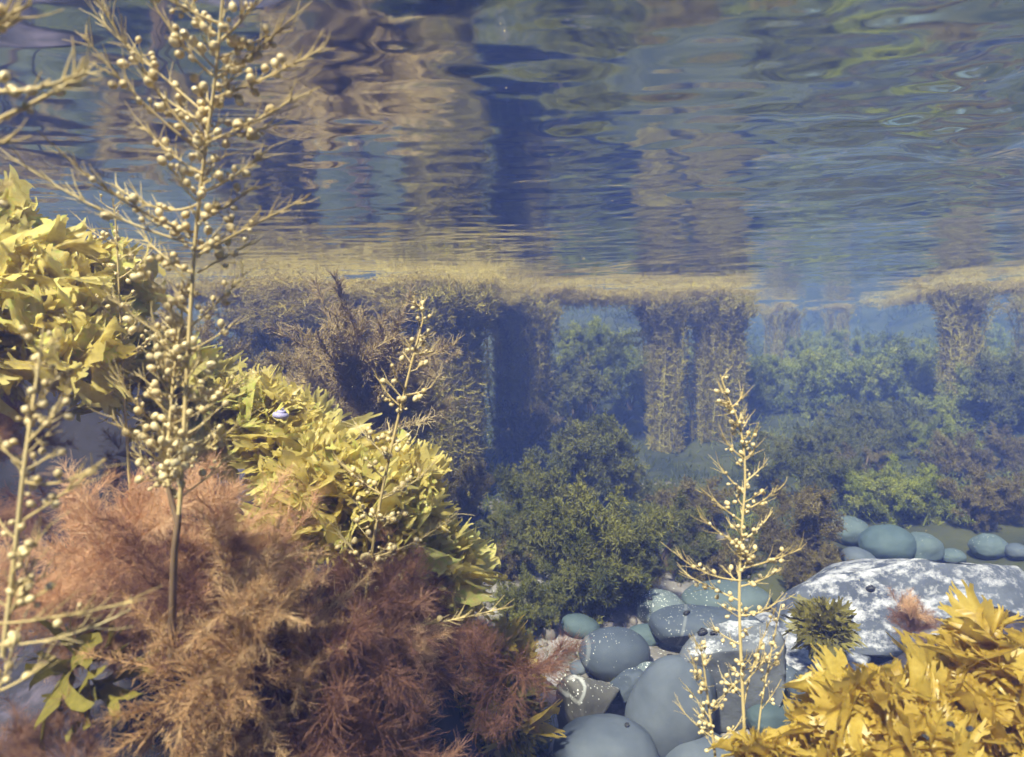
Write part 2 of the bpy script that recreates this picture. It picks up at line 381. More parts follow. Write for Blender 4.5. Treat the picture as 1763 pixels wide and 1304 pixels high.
def rest(px, py, hpx, lift=0.0):
    """distance at which something hpx tall, centred on a pixel, stands on the seabed"""
    for d in np.arange(.55, 6, .01):
        q = P(px, py, d)
        if q.z - .82 * hpx / 2 * d / F <= float(floor_z(q.x, q.y)) + lift: return float(d)
    return 6.0
def pebble(px, py, wpx, hpx, mat, label, deep=.8, tilt=0, rz=0, seed=0, noise=.06, p=2.1, cuts=0, lift=0.0, name='pebble', rough=.008, freq=1.1, cat='pebble', d=None, group=None):
    d = d or rest(px, py, hpx, lift); q = P(px, py, d); s = d / F
    rw, rh = wpx / 2 * s, hpx / 2 * s
    me = stone_mesh(name, mat, (rw, rw * deep, rh), noise, seed, p, cuts, freq, 64, 44, rough)
    return single(name, me, q, label, cat, (0, R(tilt), R(rz)), group)

pb = [
 pebble(1058, 1126, 128, 86, 'pebble', 'dark blue-grey oval pebble with pale curved vein and white dots', .8, 4, 10, 1, .03),
 pebble(1225, 1085, 225, 72, 'pebble', 'long wedge-shaped grey pebble behind the speckled angular rock', .5, 4, -8, 2, .08, 2.3, 2, .03),
 pebble(1138, 1048, 95, 62, 'pebble_speck', 'small pebble densely speckled white, beside the weed bush', .9, 8, 20, 3, .08),
 pebble(1250, 1034, 155, 62, 'pebble_green', 'smooth greenish grey pebble behind the beaded stem', .7, 2, 0, 4, .05, 2.2, 0, .02),
 pebble(1254, 1165, 195, 165, 'angular', 'dark angular rock with white flecked edges and two snails on top', .8, -12, 20, 5, .05, 5.0, 4, .02, 'rock', .02, 1.5, 'rock'),
 pebble(1155, 1222, 150, 195, 'pebble_plain', 'big smooth upright grey pebble leaning on the angular rock', .8, 22, 0, 6, .05, 2.1, 0, 0),
 pebble(1077, 1182, 78, 40, 'pebble', 'small narrow wedge stone squeezed between oval and big pebble', .6, -38, 0, 7, .10, 2.2, 3, .03),
 pebble(1118, 1172, 60, 60, 'pebble_speck', 'little pale flecked stone just under the oval pebble', .8, -20, 0, 8, .10, 2.1, 1, .01),
 pebble(1003, 1222, 150, 112, 'slate', 'angular brown slab with white crusted edges on the pink sand', .7, 28, 35, 12, .05, 5.0, 4, 0, 'rock', .02, 1.4, 'rock'),
 pebble(1042, 1304, 190, 130, 'pebble_plain', 'broad round grey pebble cut off by the bottom edge', .8, 3, 0, 10, .04),
 pebble(1205, 1304, 140, 84, 'pebble_plain', 'low blue-grey pebble at the bottom beside the small beaded sprig', .8, 4, 0, 11, .05),
 pebble(1375, 1172, 110, 62, 'pebble', 'flat grey stone tucked under the crusted ledge', .8, 10, 0, 13, .08, 2.3, 2),
 pebble(1000, 1078, 70, 38, 'pebble_dark', 'dark pebble half sunk in the weed bush', .8, 14, 0, 14, .06),
 pebble(1459, 914, 74, 50, 'pebble_green', 'pale green pebble, the lightest of the far row', .9, 10, 0, 15, .07),
 pebble(1528, 938, 92, 66, 'pebble_dark', 'dark teal round pebble in the middle of the far row', .9, 0, 0, 16, .07),
 pebble(1580, 946, 74, 52, 'pebble_green', 'blocky teal pebble right of the dark one in the far row', .9, -6, 0, 17, .08, 2.6, 3),
 pebble(1480, 966, 64, 44, 'pebble_plain', 'grey stone at the upper edge of the crusted rock', .9, 22, 0, 18, .07),
 pebble(1638, 958, 46, 24, 'pebble_green', 'low flat pebble between the far row pebbles', .9, 0, 0, 19, .07),
 pebble(1702, 942, 60, 44, 'pebble_green', 'small rounded pebble near the right edge of the far row', .9, 0, 0, 20, .07),
 pebble(1752, 950, 40, 28, 'pebble_plain', 'rightmost small grey pebble of the far row', .9, 0, 0, 21, .07),
 pebble(1110, 1095, 60, 40, 'pebble_dark', 'small dark stone wedged between oval pebble and long wedge pebble', .8, 0, 0, 23, .08, 2.2, 1),
 pebble(1000, 1150, 40, 26, 'pebble_plain', 'little grey stone left of the oval pebble on the sand', .8, 0, 0, 24, .08),
 pebble(1330, 1235, 90, 60, 'pebble_dark', 'dark stone in the gap below the angular rock', .8, 0, 0, 25, .08, 2.4, 2),
 pebble(1100, 1270, 70, 50, 'pebble_dark', 'dark stone low between the two big bottom pebbles', .8, 0, 0, 26, .08),
 pebble(935, 1275, 60, 44, 'pebble_speck', 'flecked stone at the bottom by the olive seaweed', .8, 0, 0, 27, .10, 2.2, 2),
]
d_big = 1.12
big = single('ledge_rock', stone_mesh('ledge_rock', 'bigrock', (.265, .20, .088), .10, 22, 2.6, 4, 1.5, 90, 60, .035), P(1600, 1056, d_big), 'long pale rock ledge with white crust, painted sunlit top and shaded undercut', 'rock', (R(-6), R(-10), R(10)))
big2 = single('ledge_rock', stone_mesh('ledge_rock', 'bigrock', (.12, .12, .06), .12, 31, 2.3, 3, 1.5, 60, 40, .03), P(1352, 1120, 1.10), 'low crusted knob at the left foot of the ledge', 'rock', (0, R(-10), R(0)))
T_big = bvh_of(big)

# pebbles and grit between the stones
def gravel():
    parts = []; V0, q0, t0 = uvs(6, 5)
    n = 900; x = rng.uniform(-.25, .6, n); y = rng.uniform(.75, 2.6, n)
    z = floor_z(x, y); s = rng.uniform(.0025, .009, n) * (1 + (rng.random(n) < .1) * 1.2)
    sc = rng.uniform(.6, 1.2, (n, 3)) * s[:, None]
    V = V0[None] * sc[:, None, :] + np.stack([x, y, z + s * .2], -1)[:, None, :]
    k = len(V0); o = (np.arange(n) * k)[:, None, None]
    return mesh('gravel', [(V.reshape(-1, 3), (q0[None] + o).reshape(-1, 4)), (np.zeros((0, 3)), np.zeros((0, 4), int))][:1], 'sandgrit')
structure('gravel', gravel(), 'stuff', 'loose grit and pebble chips between the stones')

# ------------------------------------------------------------------ leafy weed: fan blades with fingered edges
def fan_blade(seed, nf=6, spread=1.1, ruffle=.10, fork=True, webr=.55, curl=.35):
    """one flat blade, length about 1 along +Z, fan shaped, edge split into forked fingers"""
    g = np.random.default_rng(seed); parts = []
    na = nf * 4 + 1; nr = 9
    th = np.linspace(-spread, spread, na)
    edge = np.empty(na)
    for i in range(na):
        edge[i] = webr * (1 + .12 * math.sin(3 * th[i] + seed)) - (.10 if i % 4 == 0 else 0)
    rr = np.linspace(.0, 1, nr)
    def warp(r, t):
        s = .16 + .84 * np.minimum(1, r / webr) ** 1.2           # narrow stalk opening into a fan
        t2 = t * s
        x = r * np.sin(t2); z = r * np.cos(t2)
        y = ruffle * r * np.sin(3.6 * t + seed) * 1.4 + ruffle * .8 * r * r * np.sin(9 * t + 2 * seed + 3 * r) + curl * r * r * .5
        return np.stack([x, y, z], -1)
    RR = rr[:, None] * edge[None, :]; TT = np.broadcast_to(th, RR.shape)
    base = warp(RR, TT); base[0] += np.array([1, 0, 0]) * np.linspace(-.02, .02, na)[:, None]
    V = [base.reshape(-1, 3)]; Fc = [grid_faces(nr, na)]; off = nr * na; last = (nr - 1) * na
    for f in range(nf):
        cols = last + f * 4 + np.arange(5)
        tc = th[f * 4 + 2]; L = (1 - webr) * g.uniform(.55, 1.35); r0 = edge[f * 4 + 2]
        dth = (th[1] - th[0]) * 2
        lean = g.uniform(-.12, .12); cr = g.uniform(-.5, .8)
        rows = 4; prev = cols
        def row(u, tcen, wid, rbase, n=5, lift=0):
            t = tcen + np.linspace(-1, 1, n) * wid; r = np.full(n, rbase + 0.0)
            v = warp(r, t); v[:, 1] += cr * u * u * .12 + lift; return v
        split = g.uniform(.45, .7)
        for k in range(1, rows):
            u = k / rows * split; v = row(u, tc + lean * u, dth * (.80 - .30 * u) * .75, r0 + L * u)
            V.append(v); cur = off + np.arange(5); off += 5
            Fc.append(np.stack([prev[:-1], prev[1:], cur[1:], cur[:-1]], -1)); prev = cur
        for side in (-1, 1):                                      # forked tip
            p3 = prev[:3] if side < 0 else prev[2:]
            ln = (1 - split) * g.uniform(.6, 1.2) + .12
            ta = tc + lean * split + side * dth * .25
            for k in range(1, 4):
                u = k / 3; wd = dth * .22 * (1 - u * u * .4)
                v = row(split + u * .4, ta + side * u * dth * g.uniform(.1, .28), wd, r0 + L * (split + ln * u), 3, g.normal() * .008)
                V.append(v); cur = off + np.arange(3); off += 3
                Fc.append(np.stack([p3[:-1], p3[1:], cur[1:], cur[:-1]], -1)); p3 = cur
    return np.concatenate(V), np.concatenate(Fc)
def blades(mat, n, nf, spread, ruffle, webr, curl, s0):
    return [mesh('blade', [fan_blade(s0 + k, nf + k % 3 - 1, spread * (.85 + .1 * (k % 4)), ruffle * (.7 + .2 * (k % 4)), True, webr, curl * (k % 3 - .6))], mat) for k in range(n)]
B_yellow = blades('yellow', 10, 10, 1.40, .27, .84, .8, 10)
B_olive = blades('olive', 5, 9, 1.30, .22, .80, .7, 40)
B_gold = blades('gold', 10, 11, 1.40, .29, .86, .9, 60)
B_antler = [mesh('blade', [fan_blade(90 + k, 3, 1.2, .10, True, .48, .5)], 'olive') for k in range(3)]

def clump(label, c, rad, n, size, kinds, up=.6, cam=.35, cat='seaweed', name='leafy_seaweed', jitter=.5, group=None, solid=.75, push=(0, 0, 0)):
    t = thing(name, c, label, cat, group)
    rad = np.asarray(rad)
    for k in range(n):
        o = rdir(1)[0] * rng.uniform(.2, 1) ** .5
        if o[1] > .35: o[1] *= -.6                                 # most of the blades face the open water
        if o[2] < -.4: o[2] *= -.5
        pos = np.array(c) + o * rad * solid
        d = unit(o + np.array([0, 0, up]) + np.array([-c[0] * .6, -cam, 0]) + rng.normal(size=3) * jitter + np.asarray(push))
        s = size * rng.uniform(.5, 1.3)
        part('blade', random.choice(kinds), t, pos, aim_face(d, -pos + np.array([0, 0, CZ + .25])), (s, s, s))
    return t
BL = [T_left, T_far]
def oL(px, py, f): return on(px, py, BL, f)
clump('bright yellow leafy seaweed filling the left edge behind the tall beaded weed', P(30, 545, .62), (.085, .06, .055), 90, 0.045, B_yellow)
clump('pale yellow leafy seaweed topping the upper left rock shoulder', P(130, 515, .68), (.07, .05, .035), 66, 0.043, B_yellow)
clump('small yellow leafy tuft peeking at the left edge near the surface', P(-15, 420, .64), (.025, .03, .045), 33, 0.038, B_yellow)
clump('yellow leafy seaweed in half shade left of the beaded stem', P(90, 620, .60), (.08, .05, .03), 51, 0.043, B_yellow)
clump('pale yellow ruffled seaweed carrying the violet top shell', P(450, 745, .75), (.050, .05, .042), 84, 0.043, B_yellow)
clump('big bright yellow ruffled seaweed in the middle of the left bank', P(585, 885, .70), (.068, .06, .058), 165, 0.045, B_yellow)
clump('yellow seaweed with antler tips standing against dark water', P(675, 840, .71), (.028, .035, .03), 45, 0.037, B_yellow)
clump('yellow-green ruffled seaweed at the right tip of the left bank', P(752, 1000, .74), (.036, .04, .042), 75, 0.040, B_yellow)
clump('small golden tuft overhanging the pink sand', P(870, 1130, .82), (.026, .03, .02), 30, 0.032, B_gold)
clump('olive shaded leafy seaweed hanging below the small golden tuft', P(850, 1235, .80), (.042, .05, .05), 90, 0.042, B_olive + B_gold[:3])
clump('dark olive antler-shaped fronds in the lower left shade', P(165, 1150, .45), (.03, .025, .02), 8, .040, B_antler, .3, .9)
clump('yellow leafy seaweed between the two pink feathery tufts', P(495, 950, .66), (.026, .03, .036), 39, 0.037, B_yellow)
clump('pale yellow leafy seaweed right behind the biggest beaded stem', P(265, 665, .72), (.06, .05, .04), 66, 0.042, B_yellow)
clump('yellow leafy seaweed between beaded stem and top shell seaweed', P(360, 735, .74), (.045, .05, .04), 60, 0.042, B_yellow)
clump('yellow ruffled seaweed filling the dip below the top shell', P(520, 810, .73), (.04, .045, .035), 60, 0.040, B_yellow)
clump('deep yellow seaweed behind the middle of the slanting beaded stem', P(660, 940, .69), (.045, .04, .045), 75, 0.040, B_yellow)
clump('yellow seaweed low on the bank above the red tuft', P(720, 1050, .72), (.03, .035, .025), 36, 0.035, B_yellow)
# lower right golden weed
clump('large golden leafy seaweed filling the lower right corner', P(1725, 1290, .52), (.080, .07, .090), 295, 0.030, B_gold, .5, .3, push=(-.1, 0, .2), solid=.9)
clump('golden leafy seaweed lobe pointing at the angular rock', P(1515, 1290, .50), (.050, .06, .052), 230, 0.028, B_gold, .4, .3, push=(-.1, 0, .2), solid=.9)
clump('small golden tuft at the bottom edge right of the beaded stem', P(1320, 1318, .50), (.018, .02, .012), 30, 0.022, B_gold)
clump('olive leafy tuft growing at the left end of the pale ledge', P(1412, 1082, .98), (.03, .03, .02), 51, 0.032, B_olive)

# ------------------------------------------------------------------ feathery filament weed
def plume(seed, axes=9, hairs=95, hair_len=.38, spread=.85, thick=.0045, wob=.30, K=9, hk=6, hr=.0022, droop=0.0):
    """tuft of curved axes, each clothed with fine hairs; length about 1 along +Z"""
    global rng
    keep = rng; rng = np.random.default_rng(seed)
    d = np.stack([rng.normal(size=axes) * spread, rng.normal(size=axes) * spread, np.ones(axes)], -1)
    ax = strands(rng.normal(size=(axes, 3)) * .03, d, rng.uniform(.6, 1.05, axes), K, wob, (0, 0, -droop))
    p, t, u = along(ax, hairs, .12, 1)
    hd = unit(t * 1.3 + rdir(len(p)) * .75)
    hs = strands(p, hd, hair_len * (1.15 - u) * rng.uniform(.5, 1.25, len(p)), hk, .22)
    parts = [tubes(ax, thick, thick * .4, 4), tubes(hs, hr, hr * .5, 3)]
    p2, t2, u2 = along(hs, 2, .2, .9)
    h2 = strands(p2, unit(t2 * 1.3 + rdir(len(p2)) * .7), hair_len * .45 * rng.uniform(.5, 1.2, len(p2)), 3, .3)
    parts.append(tubes(h2, hr * .8, hr * .4, 3))
    rng = keep; return parts
PL_pink = [mesh('plume', plume(s), 'pink') for s in range(4)]
PL_red = [mesh('plume', plume(s + 20), 'red') for s in range(4)]
PL_amber = [mesh('plume', plume(s + 40, 9, 80, .20, .75, .006, .24, 12, 5, .0024), 'amber') for s in range(4)]
PL_brown = [mesh('plume', plume(s + 60, 11, 110, .20, .32, .007, .15, 9, 5, .0045), 'plume') for s in range(3)]

def tuft(label, c, n, size, kinds, up=.5, cam=.6, spread=.8, spot=.02, push=(0, 0, 0), name='feathery_seaweed'):
    t = thing(name, c, label, 'seaweed')
    for k in range(n):
        d = unit(rdir(1)[0] * spread + np.array([0, -cam, up]) + np.asarray(push))
        s = size * rng.uniform(.75, 1.25)
        part('plume', random.choice(kinds), t, np.array(c) + rng.normal(size=3) * spot, aim(d), (s, s, s))
    return t
tuft('fluffy pink feathery tuft left of the forked dark stem', P(212, 985, .50), 8, .072, PL_pink, 1.0, .4, .7)
tuft('fluffy orange-pink feathery tuft right of the forked dark stem', P(395, 965, .52), 9, .074, PL_pink + PL_amber[:1], 1.0, .4, .7)
tuft('faint pink feathery tuft low at the left edge', P(70, 1040, .46), 6, .055, PL_pink, .5, .5, .9)
tuft('spiky amber feathery tuft below the forked stem', P(415, 1125, .45), 5, .085, PL_amber, .7, .6, .8, .012)
tuft('amber feathery sprays reaching right under the yellow seaweed', P(510, 1085, .50), 4, .075, PL_amber, .5, .4, .6, .014, (.8, 0, 0))
tuft('red-brown feathery tuft beneath the yellow-green seaweed', P(665, 1085, .66), 11, .075, PL_red, .5, .6, .9, .035)
tuft('dusky pink tuft behind the short beaded stem', P(640, 1030, .64), 8, .07, PL_red + PL_pink[:1], .7, .4, .8, .03)
tuft('pinkish hanging tuft in the lower left centre', P(440, 1215, .46), 6, .085, PL_pink[:1] + PL_red[:2] + PL_amber[:2], .1, .7, .9, .02)
tuft('dark red drooping tuft along the bottom edge', P(560, 1270, .50), 11, .095, PL_red, .1, .7, 1.0, .035)
tuft('deep maroon tuft at the bottom near the olive seaweed', P(660, 1225, .60), 12, .08, PL_red, .1, .6, 1.0, .045)
tuft('dull red tuft in shade under the forked stem', P(285, 1060, .47), 7, .06, PL_red, .3, .5, .9, .02)
tuft('small pinkish tuft along the shaded edge of the pale ledge', P(1590, 1055, .93), 6, .04, PL_red + PL_pink[:1], .4, .5, .8, .02)
tuft('tan plume-like weed rising behind the yellow seaweed', P(625, 740, 1.45), 12, .23, PL_brown, 1.3, 0, .45, .05)
tuft('tan plume weed beside the top of the short beaded stem', P(705, 700, 1.60), 5, .13, PL_brown, 1.0, 0, .5, .04, (.3, 0, 0))

tuft('dusky brown wisps over the dark hole at the left edge', P(95, 800, .60), 6, .055, PL_red + PL_pink[:1], .7, .3, .9, .03)
tuft('dim olive wisps on the purple rock in the lower left corner', P(60, 1270, .42), 6, .05, PL_red, .6, .3, .8, .03)
tuft('wispy pink tuft close beside the lower beaded stem at left', P(150, 1040, .48), 5, .055, PL_pink, .6, .5, .9, .02)

# ------------------------------------------------------------------ bushy weed
def frond(seed, sec=48, sl=.38, leaf=18, lw=.017, ll=.10, wob=.18):
    global rng
    keep = rng; rng = np.random.default_rng(seed)
    ax = strands(np.zeros((1, 3)), np.array([[0, 0, 1.]]), 1.0, 9, wob)
    p, t, u = along(ax, sec, .12, 1)
    sd_ = unit(t * .9 + rdir(sec))
    st = strands(p, sd_, sl * (1.2 - .8 * u) * rng.uniform(.6, 1.2, sec), 5, .3, (0, 0, .6))
    p2, t2, u2 = along(st, leaf, .1, 1)
    parts = [tubes(ax, .014, .006, 4), tubes(st, .007, .004, 3), leaflets(p2, unit(t2 * .8 + rdir(len(p2))), ll * rng.uniform(.6, 1.3, len(p2)), lw)]
    rng = keep; return parts
FR = {k: [mesh('frond', frond(100 + s), k) for s in range(4)] for k in ('bush', 'bushlit', 'brownbush', 'tan')}

def bush(label, px, py, d, wpx, hpx, kind, n=26, deep=.8, size=None, name='bushy_seaweed', up=.7):
    """bush seen centred on a pixel; stands on the seabed below"""
    d = min(d, rest(px, py, hpx * .9)); c = P(px, py, d); s = d / F; rad = np.array([wpx / 2 * s, wpx / 2 * s * deep, hpx / 2 * s])
    z0 = float(floor_z(c.x, c.y)); foot = Vector((c.x, c.y, min(z0, c.z)))
    t = thing(name, foot, label, 'seaweed bush')
    size = size or max(.05, min(.16, rad.min() * .9))
    # stems from the foot into the bush
    top = np.array(c) + rdir(5) * rad * .5
    pts = np.stack([np.array(foot) + rng.normal(size=(5, 3)) * .01 + (top - np.array(foot)) * f + np.array([0, 0, .02]) * f * (1 - f) for f in np.linspace(0, 1, 5)], 1) - np.array(foot)
    part('stem', mesh('stem', [tubes(pts, .006, .003, 4)], 'darkstem'), t)
    for k in range(int(n * 1.5)):
        o = rdir(1)[0] * rng.uniform(.3, 1) ** .5
        if o[1] > .3: o[1] *= -.7
        d_ = unit(o * .9 + np.array([0, -.1, up]) + rng.normal(size=3) * .35)
        pos = np.array(c) + o * rad * .8 - d_ * size * .5; s_ = size * rng.uniform(.75, 1.3)
        part('frond', random.choice(FR[kind]), t, pos, aim(d_), (s_, s_, s_))
    return t
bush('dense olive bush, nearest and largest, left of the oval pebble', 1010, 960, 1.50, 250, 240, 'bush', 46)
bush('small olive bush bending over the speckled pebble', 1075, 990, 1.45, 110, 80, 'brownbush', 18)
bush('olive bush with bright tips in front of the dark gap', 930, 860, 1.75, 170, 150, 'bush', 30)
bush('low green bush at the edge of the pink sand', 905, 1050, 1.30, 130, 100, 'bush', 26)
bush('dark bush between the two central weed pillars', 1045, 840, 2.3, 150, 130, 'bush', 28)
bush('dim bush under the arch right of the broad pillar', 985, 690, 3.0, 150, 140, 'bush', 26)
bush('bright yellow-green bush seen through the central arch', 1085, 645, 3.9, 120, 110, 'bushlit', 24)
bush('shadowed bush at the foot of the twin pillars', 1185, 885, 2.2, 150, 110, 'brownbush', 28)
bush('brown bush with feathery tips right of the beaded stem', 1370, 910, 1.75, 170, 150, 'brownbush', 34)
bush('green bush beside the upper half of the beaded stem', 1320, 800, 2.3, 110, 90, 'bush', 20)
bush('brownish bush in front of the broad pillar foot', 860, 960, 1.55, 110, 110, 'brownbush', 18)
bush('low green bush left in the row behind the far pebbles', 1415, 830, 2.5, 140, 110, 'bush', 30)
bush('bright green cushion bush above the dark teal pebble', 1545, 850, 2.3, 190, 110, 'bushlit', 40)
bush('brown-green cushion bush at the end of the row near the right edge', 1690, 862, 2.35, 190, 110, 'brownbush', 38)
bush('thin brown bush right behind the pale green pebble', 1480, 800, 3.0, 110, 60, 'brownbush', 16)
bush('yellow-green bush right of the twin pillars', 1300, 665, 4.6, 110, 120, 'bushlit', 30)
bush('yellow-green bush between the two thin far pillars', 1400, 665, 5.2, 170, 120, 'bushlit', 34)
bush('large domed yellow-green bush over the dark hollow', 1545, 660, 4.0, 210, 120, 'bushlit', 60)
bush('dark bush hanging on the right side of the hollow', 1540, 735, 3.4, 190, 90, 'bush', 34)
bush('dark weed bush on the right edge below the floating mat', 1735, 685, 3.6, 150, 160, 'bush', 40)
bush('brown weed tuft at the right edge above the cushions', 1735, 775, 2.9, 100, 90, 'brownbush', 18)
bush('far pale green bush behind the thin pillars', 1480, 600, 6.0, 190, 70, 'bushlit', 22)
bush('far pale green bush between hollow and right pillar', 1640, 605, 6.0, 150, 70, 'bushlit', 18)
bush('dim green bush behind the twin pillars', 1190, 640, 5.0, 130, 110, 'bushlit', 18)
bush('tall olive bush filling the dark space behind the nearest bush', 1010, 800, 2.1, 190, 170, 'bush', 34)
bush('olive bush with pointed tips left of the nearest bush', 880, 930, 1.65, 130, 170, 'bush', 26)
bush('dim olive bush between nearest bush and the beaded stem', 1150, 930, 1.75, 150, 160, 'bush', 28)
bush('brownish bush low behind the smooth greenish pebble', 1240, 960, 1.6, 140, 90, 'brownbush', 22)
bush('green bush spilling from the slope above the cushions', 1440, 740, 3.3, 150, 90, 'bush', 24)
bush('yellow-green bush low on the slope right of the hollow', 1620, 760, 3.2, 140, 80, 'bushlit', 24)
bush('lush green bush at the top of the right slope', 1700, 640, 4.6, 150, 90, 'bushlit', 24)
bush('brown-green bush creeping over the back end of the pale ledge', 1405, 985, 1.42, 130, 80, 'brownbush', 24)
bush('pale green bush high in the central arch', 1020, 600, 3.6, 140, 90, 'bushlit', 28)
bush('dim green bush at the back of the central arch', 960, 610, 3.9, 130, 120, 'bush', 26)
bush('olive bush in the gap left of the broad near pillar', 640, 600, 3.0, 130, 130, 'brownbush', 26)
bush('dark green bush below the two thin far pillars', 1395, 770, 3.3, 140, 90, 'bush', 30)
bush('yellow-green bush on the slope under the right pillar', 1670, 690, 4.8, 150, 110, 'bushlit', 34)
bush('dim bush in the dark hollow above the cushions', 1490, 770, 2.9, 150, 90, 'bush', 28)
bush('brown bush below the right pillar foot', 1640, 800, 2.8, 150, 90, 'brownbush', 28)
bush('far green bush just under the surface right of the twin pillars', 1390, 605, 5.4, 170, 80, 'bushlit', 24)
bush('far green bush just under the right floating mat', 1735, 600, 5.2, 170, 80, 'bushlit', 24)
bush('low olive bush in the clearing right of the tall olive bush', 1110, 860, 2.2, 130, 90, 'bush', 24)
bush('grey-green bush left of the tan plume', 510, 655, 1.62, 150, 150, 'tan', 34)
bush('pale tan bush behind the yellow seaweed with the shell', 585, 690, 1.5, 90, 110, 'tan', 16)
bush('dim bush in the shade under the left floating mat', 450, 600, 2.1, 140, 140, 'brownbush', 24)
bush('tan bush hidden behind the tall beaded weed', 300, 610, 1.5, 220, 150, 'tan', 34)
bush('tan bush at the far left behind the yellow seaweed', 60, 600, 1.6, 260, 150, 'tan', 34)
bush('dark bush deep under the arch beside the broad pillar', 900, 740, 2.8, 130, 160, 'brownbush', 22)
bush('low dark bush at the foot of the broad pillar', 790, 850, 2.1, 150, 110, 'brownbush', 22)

# ------------------------------------------------------------------ weed pillars that spread into a floating mat
def pillar_strand(seed, twigs=230, flare=.10):
    """one strand of length 1 along +Z that leans out along +X near the top"""
    global rng
    keep = rng; rng = np.random.default_rng(seed)
    K = 16; z = np.linspace(0, 1, K); ph = rng.uniform(0, 6, 4)
    x = .012 * np.sin(9 * z + ph[0]) + flare * np.maximum(0, (z - .72) / .28) ** 2
    y = .012 * np.sin(8 * z + ph[1])
    zz = z - .05 * np.maximum(0, (z - .8) / .2) ** 2
    ax = np.stack([x, y, zz], -1)[None]
    p, t, u = along(ax, twigs, .02, 1)
    d = unit(t * .5 + rdir(twigs)); d[:, 2] = np.abs(d[:, 2]) * .9 + .05
    tw = strands(p, d, rng.uniform(.03, .075, twigs) * (.7 + .5 * u), 4, .3)
    p2, t2, u2 = along(tw, 4, .2, 1)
    parts = [tubes(ax, .005, .0035, 4), tubes(tw, .0022, .0014, 3), leaflets(p2, unit(t2 + rdir(len(p2))), rng.uniform(.010, .024, len(p2)), .0032)]
    rng = keep; return parts
ST = [mesh('strand', pillar_strand(200 + k), 'column') for k in range(5)]
def mat_tuft(seed, n=100):
    """flat tangle of twigs that lies just under the surface, radius about 1, thickness .5"""
    global rng
    keep = rng; rng = np.random.default_rng(seed)
    b = rng.normal(size=(n, 3)) * np.array([.4, .4, .13]); d = unit(rng.normal(size=(n, 3)) * np.array([1, 1, .45]))
    s = strands(b, d, rng.uniform(.35, .8, n), 6, .4)
    s[:, :, 2] = np.clip(s[:, :, 2], -.6, .34)
    p, t, u = along(s, 7, .1, 1)
    h = strands(p, unit(t + rdir(len(p))), rng.uniform(.08, .22, len(p)), 3, .3); h[:, :, 2] = np.clip(h[:, :, 2], -.7, .36)
    p2, t2, u2 = along(h, 1, .5, 1)
    parts = [tubes(s, .010, .006, 3), tubes(h, .006, .004, 3), leaflets(p2, unit(t2 + rdir(len(p2))), .06, .012)]
    rng = keep; return parts
MT = [mesh('mat_tuft', mat_tuft(300 + k), 'canopy') for k in range(5)]

def pillar(label, px, d, wpx, n, fl=1.0, tufts=10, mat_w=1.6, base_py=None, kinds=ST, mat_r=.10, off=0.0, mat_back=.10, droop=.10):
    """pillar of hanging weed: strands from the seabed to the surface, with its piece of floating mat"""
    q = P(px, 560, d); z0 = float(floor_z(q.x, q.y)) - .03; H = WATER - .045 - z0; r = wpx / 2 * d / F
    t = thing('tall_seaweed', (q.x, q.y, z0), label, 'seaweed pillar')
    for k in range(int(n * 1.5)):
        a = rng.uniform(0, 6.283); rr = r * math.sqrt(rng.random())
        pos = (q.x + rr * math.cos(a) * .9, q.y + rr * math.sin(a) * .9, z0)
        s = H * rng.uniform(.9, 1.03)
        o = part('strand', random.choice(kinds), t, pos, None, (s * fl, s * fl, s if s <= H else H))
        o.rotation_mode = 'XYZ'; o.rotation_euler = (rng.normal() * .02, rng.normal() * .02, a + rng.normal() * .5)
    for k in range(tufts):
        a = rng.uniform(0, 6.283); rr = r * mat_w * math.sqrt(rng.random())
        s = mat_r * rng.uniform(.7, 1.2)
        low = droop * rng.random() ** 2 * (k % 2)
        o = part('mat_tuft', random.choice(MT), t, (q.x + off + rr * math.cos(a), q.y + mat_back * (k % 3 > 0) + rr * math.sin(a) * .5, WATER - .012 - .36 * s * .62 + rng.normal() * .006 - low), None, (s, s, s * .62))
        o.rotation_mode = 'XYZ'; o.rotation_euler = (0, 0, a * 3)
    return t
pillar('broad near pillar of twiggy weed right of the tan plume', 768, 2.35, 130, 84, 1.0, 40, 1.45, droop=.15, mat_back=.25)
pillar('dark pillar of weed in the shadow of the floating mat', 890, 2.95, 110, 36, .9, 24, 1.6)
pillar('left one of the twin weed pillars under the mat end', 1140, 3.25, 66, 32, .9, 14, 1.8)
pillar('right one of the twin weed pillars, the wider at the mat end', 1235, 3.3, 106, 46, .9, 22, 1.3)
pillar('left one of two thin far pillars beyond the twin pillars', 1345, 4.9, 66, 22, .9, 7, .9, mat_r=.08)
pillar('right one of two thin far pillars with a flat top', 1440, 5.4, 46, 18, .9, 7, 1.2, mat_r=.09)
pillar('tall weed pillar near the right edge under its own mat', 1655, 3.2, 66, 34, .9, 10, 1.6)
pillar('weed pillar under the left end of the floating mat', 490, 2.35, 130, 36, 1.0, 36, 1.5, droop=.2)
pillar('dim pillar cut by the right edge of the picture', 1790, 3.6, 70, 20, .9, 8, 1.5)

